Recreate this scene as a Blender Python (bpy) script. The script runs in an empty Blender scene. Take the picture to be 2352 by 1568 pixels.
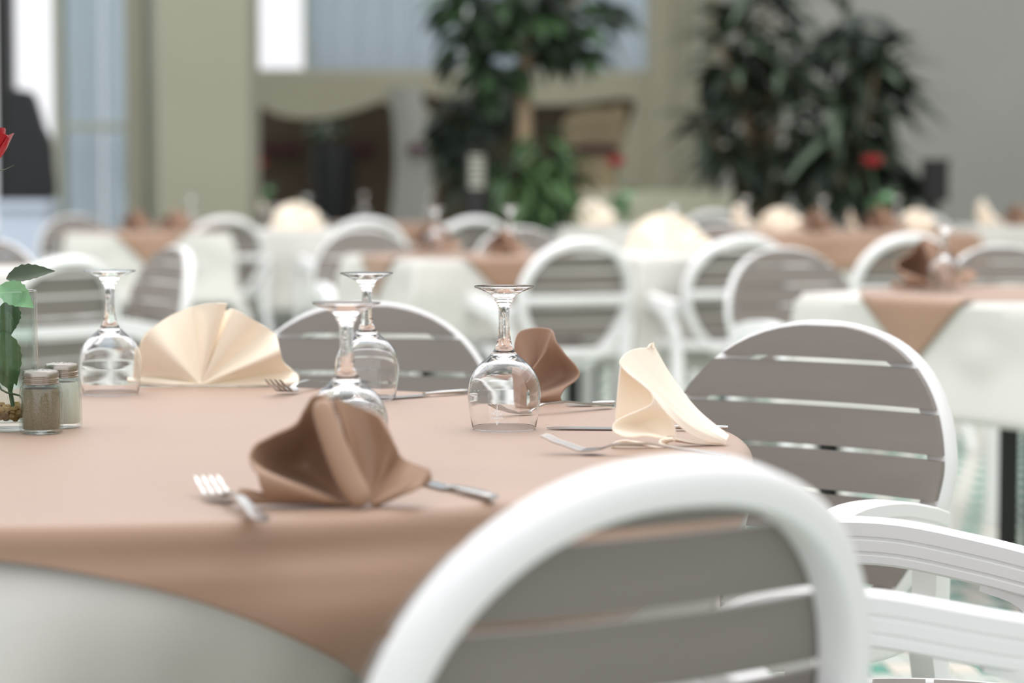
import bpy, bmesh, math, random
from mathutils import Vector, Matrix
random.seed(7)
pi = math.pi
sc = bpy.context.scene
COL = sc.collection

# ------------------------------------------------------------------ camera, world, lights, exposure
F = 6100.0                      # focal length in pixels of the 2352 px wide frame
HOR = 391.0                     # row of the horizon
TANP = (784.0 - HOR) / F
PITCH = math.atan(TANP)
CAMZ = 1.0577
cam_d = bpy.data.cameras.new('camera'); cam = bpy.data.objects.new('camera', cam_d); COL.objects.link(cam)
cam.location = (0, 0, CAMZ); cam.rotation_euler = (pi/2 - PITCH, 0, 0)
cam_d.sensor_width = 36.0; cam_d.lens = F / 2352.0 * 36.0
cam_d.clip_start = 0.05; cam_d.clip_end = 200
cam_d.dof.use_dof = True; cam_d.dof.focus_distance = 3.22; cam_d.dof.aperture_fstop = 3.7
sc.camera = cam
w = bpy.data.worlds.new('sky'); sc.world = w; w.use_nodes = True
bg = w.node_tree.nodes['Background']
bg.inputs[0].default_value = (0.96, 0.965, 1.0, 1); bg.inputs[1].default_value = 0.80
def area(name, loc, rot, sx, sy, power, col):
    l = bpy.data.lights.new(name, 'AREA'); l.shape = 'RECTANGLE'; l.size = sx; l.size_y = sy; l.energy = power; l.color = col
    o = bpy.data.objects.new(name, l); COL.objects.link(o); o.location = loc; o.rotation_euler = rot
    return o
area('skylight', (0.5, 7.5, 6.5), (0, 0, 0), 9, 11, 400, (1.0, 0.985, 0.97))
area('left_skylight', (-5.5, 8.5, 4.5), (0, math.radians(-50), 0), 4, 8, 90, (0.93, 0.96, 1.0))
sc.view_settings.view_transform = 'Standard'; sc.view_settings.look = 'None'
sc.view_settings.exposure = 0.55; sc.view_settings.gamma = 1.0
sc.view_settings.use_curve_mapping = False

# ------------------------------------------------------------------ geometry helpers
FW = Vector((0, math.cos(PITCH), -math.sin(PITCH))); UP = Vector((0, math.sin(PITCH), math.cos(PITCH))); CC = Vector((0, 0, CAMZ))
def P(px, py, z):               # point at distance z along the view axis
    return CC + FW*z + Vector(((px-1176)/F*z, 0, 0)) + UP*((784-py)/F*z)
def W(px, py, h):               # point at height h
    s = (py - HOR) * math.cos(PITCH) / (CAMZ - h)
    return P(px, py, F / s)

def mesh(name, verts, faces, mat=None, parent=None, smooth=True, kind=None, mats=None, idx=None):
    me = bpy.data.meshes.new(name); me.from_pydata([tuple(v) for v in verts], [], faces); me.update()
    if mats:
        for m in mats: me.materials.append(m)
        for p, i in zip(me.polygons, idx): p.material_index = i
    elif mat: me.materials.append(mat)
    if smooth:
        me.polygons.foreach_set('use_smooth', [True]*len(me.polygons))
        try: me.set_sharp_from_angle(angle=math.radians(42))
        except Exception: pass
    o = bpy.data.objects.new(name, me); COL.objects.link(o)
    if parent: o.parent = parent
    if kind: o['kind'] = kind
    return o
def tag(o, label, cat, group=None, kind=None):
    o['label'] = label; o['category'] = cat
    if group: o['group'] = group
    if kind: o['kind'] = kind
    return o
def empty(name, loc=(0, 0, 0), rz=0.0):
    o = bpy.data.objects.new(name, None); COL.objects.link(o); o.location = loc; o.rotation_euler = (0, 0, rz); o.empty_display_size = .05
    return o
def copy_tree(o, parent=None):
    c = o.copy(); COL.objects.link(c); c.parent = parent
    for k in ('label', 'category', 'group'):
        if parent is None and k in c: del c[k]
    for ch in list(KIDS.get(o.name, [])) or [x for x in o.children]:
        copy_tree(ch, c)
    return c
KIDS = {}
class MB:
    def __init__(s): s.v = []; s.f = []
    def add(s, vs, fs):
        b = len(s.v); s.v += [Vector(v) for v in vs]; s.f += [tuple(b+i for i in f) for f in fs]; return s
    def box(s, c, d, rot=None):
        x, y, z = d[0]/2, d[1]/2, d[2]/2
        vs = [Vector((i*x, j*y, k*z)) for i in (-1, 1) for j in (-1, 1) for k in (-1, 1)]
        if rot: vs = [rot @ v for v in vs]
        return s.add([v + Vector(c) for v in vs], [(0,1,3,2),(4,6,7,5),(0,4,5,1),(2,3,7,6),(0,2,6,4),(1,5,7,3)])
    def lathe(s, prof, n=32, c=(0, 0, 0), flute=None, cap=True):
        vs, fs = [], []
        for r, z in prof:
            for k in range(n):
                a = 2*pi*k/n; rr = r
                if flute: rr = r * flute(a, z)
                vs.append((c[0]+rr*math.cos(a), c[1]+rr*math.sin(a), c[2]+z))
        for i in range(len(prof)-1):
            for k in range(n):
                a, b = i*n+k, i*n+(k+1) % n
                fs.append((a, b, b+n, a+n))
        if cap:
            fs.append(tuple(range(n-1, -1, -1))); L = (len(prof)-1)*n; fs.append(tuple(range(L, L+n)))
        return s.add(vs, fs)
    def sweep(s, path, N, sec, closed=False, scale=None):
        """path points, N reference normals (one or list), sec = section polygon [(a,b)] : a along N, b along N x T"""
        n = len(path); m = len(sec); vs, fs = [], []
        for i, p in enumerate(path):
            p = Vector(p)
            if closed: t = Vector(path[(i+1) % n]) - Vector(path[i-1])
            else: t = Vector(path[min(i+1, n-1)]) - Vector(path[max(i-1, 0)])
            t.normalize(); nn = Vector(N[i] if isinstance(N, list) else N)
            nn = (nn - t*nn.dot(t)).normalized(); b = nn.cross(t)
            q = scale[i] if scale else 1.0
            for a_, b_ in sec: vs.append(p + nn*a_*q + b*b_*q)
        for i in range(n if closed else n-1):
            for k in range(m):
                a, b = i*m+k, i*m+(k+1) % m
                c, d = ((i+1) % n)*m+(k+1) % m, ((i+1) % n)*m+k
                fs.append((a, d, c, b))
        if not closed:
            fs.append(tuple(range(m))); fs.append(tuple(range((n-1)*m+m-1, (n-1)*m-1, -1)))
        return s.add(vs, fs)
    def shell(s, A, B):         # closed board between two grids of points
        r, c = len(A), len(A[0]); vs = [p for row in A for p in row] + [p for row in B for p in row]; o = r*c; fs = []
        for i in range(r-1):
            for j in range(c-1):
                q = (i*c+j, i*c+j+1, (i+1)*c+j+1, (i+1)*c+j)
                fs.append(q); fs.append(tuple(o+k for k in reversed(q)))
        for j in range(c-1):
            fs.append((j+1, j, o+j, o+j+1)); k = (r-1)*c; fs.append((k+j, k+j+1, o+k+j+1, o+k+j))
        for i in range(r-1):
            a, b = i*c, (i+1)*c; fs.append((a, b, o+b, o+a)); a += c-1; b += c-1; fs.append((b, a, o+a, o+b))
        return s.add(vs, fs)
    def build(s, name, mat, parent=None, **k):
        o = mesh(name, s.v, s.f, mat, parent, **k)
        bm = bmesh.new(); bm.from_mesh(o.data); bmesh.ops.recalc_face_normals(bm, faces=bm.faces); bm.to_mesh(o.data); bm.free()
        if k.get('smooth', True):
            try: o.data.set_sharp_from_angle(angle=math.radians(42))
            except Exception: pass
        return o
def rrect(w_, h_, r, n=3):
    out = []
    for cx, cy, a0 in ((w_/2-r, h_/2-r, 0), (-w_/2+r, h_/2-r, 90), (-w_/2+r, -h_/2+r, 180), (w_/2-r, -h_/2+r, 270)):
        for k in range(n+1):
            a = math.radians(a0 + 90*k/n); out.append((cx+r*math.cos(a), cy+r*math.sin(a)))
    return out
def cat(pts, n, closed=False):  # Catmull-Rom resampling of a list of tuples to n points
    m = len(pts); out = []; D = len(pts[0])
    segs = m if closed else m-1
    for i in range(n):
        t = i*segs/(n if closed else n-1); k = min(int(t), segs-1); u = t-k
        if closed: p = [pts[(k+j-1) % m] for j in range(4)]
        else: p = [pts[max(0, min(m-1, k+j-1))] for j in range(4)]
        out.append(tuple(.5*((2*p[1][d])+(-p[0][d]+p[2][d])*u+(2*p[0][d]-5*p[1][d]+4*p[2][d]-p[3][d])*u*u+(-p[0][d]+3*p[1][d]-3*p[2][d]+p[3][d])*u**3) for d in range(D)))
    return out

# ------------------------------------------------------------------ materials
def lin(c): return tuple(((x/255)/12.92 if x/255 <= .04045 else ((x/255+.055)/1.055)**2.4) for x in c) + (1,)
def mat(name, rgb, rough=.5, metal=0, spec=.5, noise=None, bump=None, sheen=0, trans=0, ior=1.45, coat=0, sss=0, alpha=1):
    m = bpy.data.materials.new(name); m.use_nodes = True; nt = m.node_tree; b = nt.nodes['Principled BSDF']
    b.inputs['Base Color'].default_value = lin(rgb); b.inputs['Roughness'].default_value = rough
    b.inputs['Metallic'].default_value = metal; b.inputs['Specular IOR Level'].default_value = spec
    b.inputs['IOR'].default_value = ior; b.inputs['Transmission Weight'].default_value = trans
    b.inputs['Coat Weight'].default_value = coat; b.inputs['Alpha'].default_value = alpha
    if sheen: b.inputs['Sheen Weight'].default_value = sheen; b.inputs['Sheen Roughness'].default_value = .4
    tc = nt.nodes.new('ShaderNodeTexCoord')
    if noise:                   # (scale, amount, stretch)
        n = nt.nodes.new('ShaderNodeTexNoise'); n.inputs['Scale'].default_value = noise[0]; n.inputs['Detail'].default_value = 4
        mp = nt.nodes.new('ShaderNodeMapping'); st = noise[2] if len(noise) > 2 else (1, 1, 1); mp.inputs['Scale'].default_value = st
        nt.links.new(tc.outputs['Object'], mp.inputs[0]); nt.links.new(mp.outputs[0], n.inputs['Vector'])
        r = nt.nodes.new('ShaderNodeMapRange'); r.inputs['From Min'].default_value = .3; r.inputs['From Max'].default_value = .7
        r.inputs['To Min'].default_value = 1-noise[1]; r.inputs['To Max'].default_value = 1+noise[1]
        nt.links.new(n.outputs['Fac'], r.inputs['Value'])
        h = nt.nodes.new('ShaderNodeHueSaturation'); h.inputs['Color'].default_value = lin(rgb)
        nt.links.new(r.outputs[0], h.inputs['Value']); nt.links.new(h.outputs[0], b.inputs['Base Color'])
    if bump:                    # (scale, strength, kind)
        if len(bump) > 2 and bump[2] == 'weave':
            n1 = nt.nodes.new('ShaderNodeTexWave'); n2 = nt.nodes.new('ShaderNodeTexWave'); n2.bands_direction = 'Y'
            for q in (n1, n2): q.inputs['Scale'].default_value = bump[0]; nt.links.new(tc.outputs['Object'], q.inputs['Vector'])
            ad = nt.nodes.new('ShaderNodeMath'); nt.links.new(n1.outputs['Fac'], ad.inputs[0]); nt.links.new(n2.outputs['Fac'], ad.inputs[1]); src = ad.outputs[0]
        else:
            n = nt.nodes.new('ShaderNodeTexNoise'); n.inputs['Scale'].default_value = bump[0]; n.inputs['Detail'].default_value = 5
            nt.links.new(tc.outputs['Object'], n.inputs['Vector']); src = n.outputs['Fac']
        bu = nt.nodes.new('ShaderNodeBump'); bu.inputs['Strength'].default_value = bump[1]; bu.inputs['Distance'].default_value = .002
        nt.links.new(src, bu.inputs['Height']); nt.links.new(bu.outputs[0], b.inputs['Normal'])
    return m
M = {}
M['plastic'] = mat('white_resin', (244, 244, 243), .35, spec=.45, bump=(60, .08))
M['slat'] = mat('taupe_board', (136, 129, 123), .55, spec=.4, noise=(14, .05, (.25, 2, 2)), bump=(220, .12))
M['cloth_brown'] = mat('brown_cloth', (164, 131, 108), .45, spec=.7, sheen=.3, noise=(5, .03), bump=(260, .12, 'weave'))
M['cloth_white'] = mat('white_cloth', (217, 215, 208), .75, spec=.3, noise=(6, .02), bump=(120, .1))
M['napkin_brown'] = mat('brown_satin', (166, 133, 108), .40, spec=.45, sheen=.2, noise=(9, .04), bump=(900, .06))
M['napkin_rust'] = mat('rust_brown_cotton', (162, 132, 112), .6, spec=.3, sheen=.15, noise=(9, .04), bump=(900, .06))
M['napkin_gold'] = mat('cream_satin', (252, 239, 218), .3, spec=.6, sheen=.2, noise=(9, .02), bump=(900, .05))
M['napkin_cream'] = mat('cream_cotton', (255, 243, 225), .6, spec=.3, sheen=.2, noise=(9, .02), bump=(900, .05))
M['steel'] = mat('stainless_steel', (200, 198, 195), .2, metal=1)
M['lid'] = mat('shaker_metal', (178, 172, 162), .28, metal=1, bump=(300, .1))
def thin(name, tint=(255, 255, 255)):
    m = bpy.data.materials.new(name); m.use_nodes = True; nt = m.node_tree; nt.nodes.clear()
    o = nt.nodes.new('ShaderNodeOutputMaterial'); mx = nt.nodes.new('ShaderNodeMixShader'); t = nt.nodes.new('ShaderNodeBsdfTransparent'); g = nt.nodes.new('ShaderNodeBsdfGlossy'); f = nt.nodes.new('ShaderNodeMath'); lw = nt.nodes.new('ShaderNodeLayerWeight'); pw = nt.nodes.new('ShaderNodeMath')
    t.inputs[0].default_value = lin(tint); g.inputs['Roughness'].default_value = .02; lw.inputs['Blend'].default_value = .5; pw.operation = 'POWER'; pw.inputs[1].default_value = 3.5; nt.links.new(lw.outputs['Facing'], pw.inputs[0]); f.operation = 'MULTIPLY_ADD'; nt.links.new(pw.outputs[0], f.inputs[0]); f.inputs[1].default_value = .7; f.inputs[2].default_value = .05
    nt.links.new(f.outputs[0], mx.inputs[0]); nt.links.new(t.outputs[0], mx.inputs[1]); nt.links.new(g.outputs[0], mx.inputs[2]); nt.links.new(mx.outputs[0], o.inputs[0]); return m
def sheer(name, rgb, a):        # woven sheer fabric that lets light through
    m = mat(name, rgb, .85); nt = m.node_tree; b = nt.nodes['Principled BSDF']; o = nt.nodes['Material Output']
    tr = nt.nodes.new('ShaderNodeBsdfTranslucent'); tr.inputs[0].default_value = lin(rgb); mx = nt.nodes.new('ShaderNodeMixShader'); mx.inputs[0].default_value = a
    nt.links.new(b.outputs[0], mx.inputs[1]); nt.links.new(tr.outputs[0], mx.inputs[2]); nt.links.new(mx.outputs[0], o.inputs[0]); return m
M['pane'] = thin('window_glass'); M['jarglass'] = thin('thin_jar_glass', (246, 250, 248))
M['glass'] = mat('clear_glass', (255, 255, 255), 0.0, trans=1, ior=1.5)
M['etch'] = mat('frosted_etching', (250, 250, 250), .7)
M['pepper'] = mat('ground_pepper', (150, 134, 112), .9, noise=(900, .35), bump=(1200, .6))
M['salt'] = mat('salt_grains', (238, 234, 224), .8, bump=(1200, .5))
M['pebble'] = mat('ochre_pebble', (168, 134, 84), .7, noise=(60, .3))
M['leaf'] = mat('rose_leaf', (62, 104, 58), .45, noise=(40, .15), bump=(120, .3))
M['leaf_dark'] = mat('dark_rose_leaf', (52, 70, 44), .45, noise=(40, .15))
M['leaf_pale'] = mat('rose_leaf_underside', (120, 168, 122), .5, noise=(40, .12), bump=(120, .3))
M['stem'] = mat('green_stem', (70, 92, 60), .5)
M['petal'] = mat('red_petal', (178, 12, 34), .5, sheen=.3, noise=(30, .15))
M['black'] = mat('black_metal', (22, 22, 22), .45)
M['grout'] = mat('grout', (150, 156, 148), .8, noise=(30, .08))
M['tile_g'] = mat('green_tile', (84, 150, 132), .25, noise=(25, .1))
M['tile_w'] = mat('beige_tile', (214, 206, 194), .28, noise=(25, .05))
M['tile_p'] = mat('pale_tile', (192, 198, 190), .28, noise=(25, .06))
M['wall_beige'] = mat('beige_plaster', (164, 160, 140), .85, noise=(1.5, .04), bump=(40, .1))
M['wall_col'] = mat('column_plaster', (164, 161, 143), .85, noise=(1.5, .03))
M['wall_grey'] = mat('grey_plaster', (158, 158, 152), .85, noise=(1.2, .04))
M['brown_dark'] = mat('dark_brown_panel', (82, 68, 50), .6, noise=(3, .12))
M['tan_panel'] = mat('tan_panel', (200, 180, 148), .6, noise=(4, .1))
M['plum'] = mat('plum_band', (74, 28, 44), .6)
M['curtain'] = sheer('blue_grey_curtain', (228, 236, 240), .5)
M['sheer'] = sheer('pale_sheer_curtain', (236, 244, 248), .5)
M['cabinet'] = mat('pale_blue_paint', (196, 206, 222), .5)
M['frame'] = mat('window_frame_paint', (176, 178, 164), .5)
M['dark'] = mat('dark_leather', (26, 27, 30), .5, noise=(4, .2))
M['bark'] = mat('pale_bark', (146, 128, 104), .8, noise=(20, .15, (1, 1, .2)), bump=(40, .4))
M['leafd'] = mat('dark_foliage', (52, 63, 50), .45, noise=(3, .35))
M['leafm'] = mat('mid_foliage', (60, 86, 54), .45, noise=(3, .3))
M['leafb'] = mat('bright_foliage', (78, 108, 64), .5, noise=(3, .3))
M['leafg'] = mat('grey_green_foliage', (96, 112, 92), .45, noise=(3, .25))
M['planter'] = mat('cream_planter', (196, 194, 172), .8, noise=(2, .04))
M['lampglass'] = mat('opal_louvre', (205, 205, 190), .5)
M['wood'] = mat('table_wood', (60, 50, 42), .6)
M['soil'] = mat('soil', (50, 38, 28), .9, bump=(60, .5))

# ------------------------------------------------------------------ the room
def slab(name, x0, x1, y0, y1, z0, z1, m, parent=None, kind='structure'):
    o = MB().box(((x0+x1)/2, (y0+y1)/2, (z0+z1)/2), (x1-x0, y1-y0, z1-z0)).build(name, m, parent, smooth=False)
    if kind and parent is None: o['kind'] = kind
    return o
floor = slab('floor', -7.5, 7.5, -2, 24, -.12, -.006, M['grout'])
# tiles: alternating rows of green/beige and plain pale tiles
TW, TD = .0625, .118
def tile_kind(i, j):
    if j % 2 == 0: return 'tile_p'
    return 'tile_g' if (i + (j//2)) % 2 == 0 else 'tile_w'
tmesh = {}
for k in ('tile_g', 'tile_w', 'tile_p'):
    a, b = TW/2-.0015, TD/2-.0015; c, d = a-.001, b-.001
    tmesh[k] = ([(-a,-b,-.006),(a,-b,-.006),(a,b,-.006),(-a,b,-.006),(-c,-d,0),(c,-d,0),(c,d,0),(-c,d,0)],
                [(0,1,5,4),(1,2,6,5),(2,3,7,6),(3,0,4,7),(4,5,6,7)])
tdata = {}
rest = {k: MB() for k in tmesh}; nt_ = 0
Rt = Matrix.Rotation(math.radians(3), 3, 'Z')
for i in range(-118, 118):
    for j in range(4, 158):
        c = Rt @ Vector((i*TW, j*TD, 0)); k = tile_kind(i, j)
        if abs(c.x) > .42*c.y + 1.6 or abs(c.x) > 7.2: continue
        if .70 < c.x < 1.32 and 5.35 < c.y < 7.6 and nt_ < 296:
            if k not in tdata:
                o = mesh('tile', tmesh[k][0], tmesh[k][1], M[k], floor, smooth=False); tdata[k] = o.data
            else:
                o = bpy.data.objects.new('tile', tdata[k]); COL.objects.link(o); o.parent = floor
            o.location = c; o.rotation_euler = (0, 0, math.radians(3)); nt_ += 1
        else:
            rest[k].add([Rt @ Vector(v) + c for v in tmesh[k][0]], tmesh[k][1])
allv = MB(); idx = []
for n_, k in enumerate(('tile_g', 'tile_w', 'tile_p')):
    allv.add(rest[k].v, rest[k].f); idx += [n_]*len(rest[k].f)
mesh('tiles', allv.v, allv.f, None, floor, smooth=False, kind='stuff', mats=[M['tile_g'], M['tile_w'], M['tile_p']], idx=idx)

def pane(name, pts, depth, m, parent=None, holes=(), kind=None, y=None):
    """upright board with an outline in (x, z) and cut-outs, thickness depth behind plane y"""
    cu = bpy.data.curves.new(name, 'CURVE'); cu.dimensions = '2D'; cu.fill_mode = 'BOTH'; cu.extrude = depth/2
    for ring in [pts] + list(holes):
        sp = cu.splines.new('POLY'); sp.points.add(len(ring)-1)
        for q, (a, b) in zip(sp.points, ring): q.co = (a, b, 0, 1)
        sp.use_cyclic_u = True
    t = bpy.data.objects.new(name, cu); COL.objects.link(t)
    me = bpy.data.meshes.new_from_object(t.evaluated_get(bpy.context.evaluated_depsgraph_get())); bpy.data.objects.remove(t); bpy.data.curves.remove(cu)
    me.transform(Matrix.Translation((0, y+depth/2, 0)) @ Matrix.Rotation(pi/2, 4, 'X'))
    me.materials.clear(); me.materials.append(m); me.name = name
    o = bpy.data.objects.new(name, me); COL.objects.link(o)
    if parent: o.parent = parent
    if kind: o['kind'] = kind
    return o
def XZ(px, py, y):              # (x, z) where the ray through the pixel meets the plane at depth y
    d = FW + Vector(((px-1176)/F, 0, 0)) + UP*((784-py)/F); t = y/d.y; q = CC + d*t
    return (q.x, q.z)
YB = 20.0
top = 4.2
opA = [(592,480),(590,300),(590,246),(640,264),(700,272),(760,268),(820,252),(882,234),(906,270),(914,335),(906,405),(886,480)]
opB = [(985,480),(1002,400),(1006,330),(990,262),(964,216),(1040,228),(1110,236),(1300,240),(1452,228),(1440,300),(1422,380),(1416,445),(1416,480)]
xL = XZ(540, 300, YB)[0]; xR = XZ(1660, 300, YB)[0]; zs = XZ(1000, 168, YB)[1]
pane('wall_back', [(xL, 0), (xR, 0), (xR, zs), (xL, zs)], .16, M['wall_beige'], kind='structure', y=YB,
     holes=[[XZ(a, b, YB) for a, b in cat(opA[1:-1], 60)] + [XZ(886, 600, YB), XZ(592, 600, YB)],
            [XZ(a, b, YB) for a, b in cat(opB[1:-1], 60)] + [XZ(1416, 600, YB), XZ(985, 600, YB)]])
# curved grey pillar between the two openings
pl = MB(); A = []
for i in range(14):
    t = i/13; py = 200 + t*340; wv = 18*math.sin(t*pi*.9)
    x0, z_ = XZ(896 + wv + (t*-10), py, YB); x1, _ = XZ(966 + 34*math.sin(min(1, t*1.3)*pi*.6) - 10*t, py, YB); A.append((x0, x1, z_))
pl.shell([[Vector((a, YB-.12, z)), Vector(((a+b)/2, YB-.2, z)), Vector((b, YB-.12, z))] for a, b, z in A],
         [[Vector((a, YB+.02, z)), Vector(((a+b)/2, YB+.02, z)), Vector((b, YB+.02, z))] for a, b, z in A])
pl.build('trim_1', M['wall_grey'])['kind'] = 'structure'
slab('wall_recess', XZ(560,0,21)[0], XZ(1480,0,21)[0], 21.0, 21.15, 0, 1.72, M['brown_dark'])
for k, (a, b) in enumerate(((575, 690), (790, 862), (935, 990), (1290, 1420))):
    x0, z0 = XZ(a, 352, YB+.6); x1, z1 = XZ(b, 332, YB+.6)
    yy = YB+(.9, .9, -.3, .7)[k]
    x0, z0 = XZ(a, 352, yy); x1, z1 = XZ(b, 332, yy)
    slab('trim_%d' % (k+2), x0, x1, yy, yy+.06, z0, z1, M['plum'])
tp = pane('trim_6', [XZ(a, b, 20.8) for a, b in cat([(1290,300),(1310,262),(1350,250),(1400,250),(1436,246),(1430,330),(1400,470),(1330,470),(1325,380)], 40, True)], .05, M['tan_panel'], kind='structure', y=20.8)
# upper window band: posts, curtain, bright left opening
zt = top
post = lambda n, a, b, y, m, h=top: slab(n, XZ(a, 100, y)[0], XZ(b, 100, y)[0], y, y+.3, 0, h, m)
post('wall_pier', 1490, 1545, YB-.05, M['wall_beige']); post('wall_end', 1545, 1700, YB-.02, M['wall_beige'])
slab('trim_7', XZ(1598,0,YB)[0], XZ(1612,0,YB)[0], YB-.09, YB-.03, zs, top, M['frame'])
def curtain(name, a, b, y, m, z0, z1, label, waves=14, amp=.035):
    x0 = XZ(a, 100, y)[0]; x1 = XZ(b, 100, y)[0]; n = waves*8; g1, g2 = [], []
    for r in (z0, (z0+z1)/2, z1):
        row = [Vector((x0+(x1-x0)*i/n, y+amp*math.sin(i/8*2*pi + .6*math.sin(i*.21)), r)) for i in range(n+1)]
        g1.append(row); g2.append([v+Vector((0, .006, 0)) for v in row])
    o = MB().shell(g1, g2).build(name, m); tag(o, label, 'curtain'); return o
curtain('curtain', 705, 1060, YB+.35, M['curtain'], zs, top, 'blue-grey curtain drawn across the high window left of the tree crown', 22)
curtain('curtain', 1075, 1490, YB+.4, M['curtain'], zs, top, 'blue-grey curtain drawn across the high window behind the tree crown', 24)
win = slab('window_1', XZ(566,0,YB)[0], XZ(1492,0,YB)[0], YB+.10, YB+.14, zs-.02, zs+.035, M['frame'])
for a in (700, 1066):
    x = XZ(a, 90, YB)[0]; slab('window_bar', x-.02, x+.02, YB+.1, YB+.14, zs+.035, top, M['frame'], win)
wp = slab('glass_pane', XZ(566,0,YB)[0], XZ(1492,0,YB)[0], YB+.115, YB+.12, zs+.035, top, M['pane'], win)
# column in front and left window wall
YC = 17.0
col_ = slab('wall_column', XZ(362, 200, YC)[0], XZ(572, 200, YC)[0], YC, YC+.7, 0, top, M['wall_col'])
slab('wall_side_pier', XZ(288, 200, YC+1.2)[0], XZ(330, 200, YC+1.2)[0], YC+1.2, YC+1.5, 0, top, M['wall_col'])
wl = slab('window_2', -7.3, XZ(362,0,YC+1.4)[0], YC+1.4, YC+1.5, 0, .42, M['frame'])
for a, b in ((-14, 22), (118, 138), (336, 352)):
    slab('window_mullion', XZ(a,0,YC+1.3)[0], XZ(b,0,YC+1.3)[0], YC+1.3, YC+1.5, 0, top, M['black'] if a < 0 else M['frame'], wl)
for q_ in range(4):
    x_ = -6.9 + q_*1.05; slab('window_mullion', x_, x_+.06, YC+1.3, YC+1.5, 0, top, M['frame'], wl)
slab('glass_pane', -7.3, XZ(-14,0,YC+1.4)[0], YC+1.42, YC+1.43, .42, top, M['pane'], wl)
slab('window_rail', XZ(138,0,YC+1.35)[0], XZ(290,0,YC+1.35)[0], YC+1.32, YC+1.42, XZ(0,300,YC+1.35)[1], XZ(0,285,YC+1.35)[1], M['frame'], wl)
slab('glass_pane', XZ(22,0,YC+1.4)[0], XZ(336,0,YC+1.4)[0], YC+1.42, YC+1.43, .42, top, M['pane'], wl)
curtain('curtain', 140, 232, YC+1.8, M['sheer'], .1, top, 'pale sheer curtain hanging in the left window beside the black post', 5)
curtain('curtain', 236, 292, YC+1.8, M['sheer'], .1, top, 'narrow pale curtain in the left window next to the pale pier', 3)
slab('wall_right', XZ(1660,0,18.6)[0], 7.4, 18.6, 18.8, 0, top, M['wall_grey'])
slab('wall_low', XZ(1296,0,19)[0], XZ(1700,0,19)[0], 18.4, 18.9, 0, XZ(0,440,18.4)[1], M['planter'])
slab('wall_left', -7.5, -7.3, -2, 24, 0, top, M['wall_grey'])
slab('wall_side', 7.4, 7.6, -2, 18.7, 0, top, M['wall_beige'])
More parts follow.
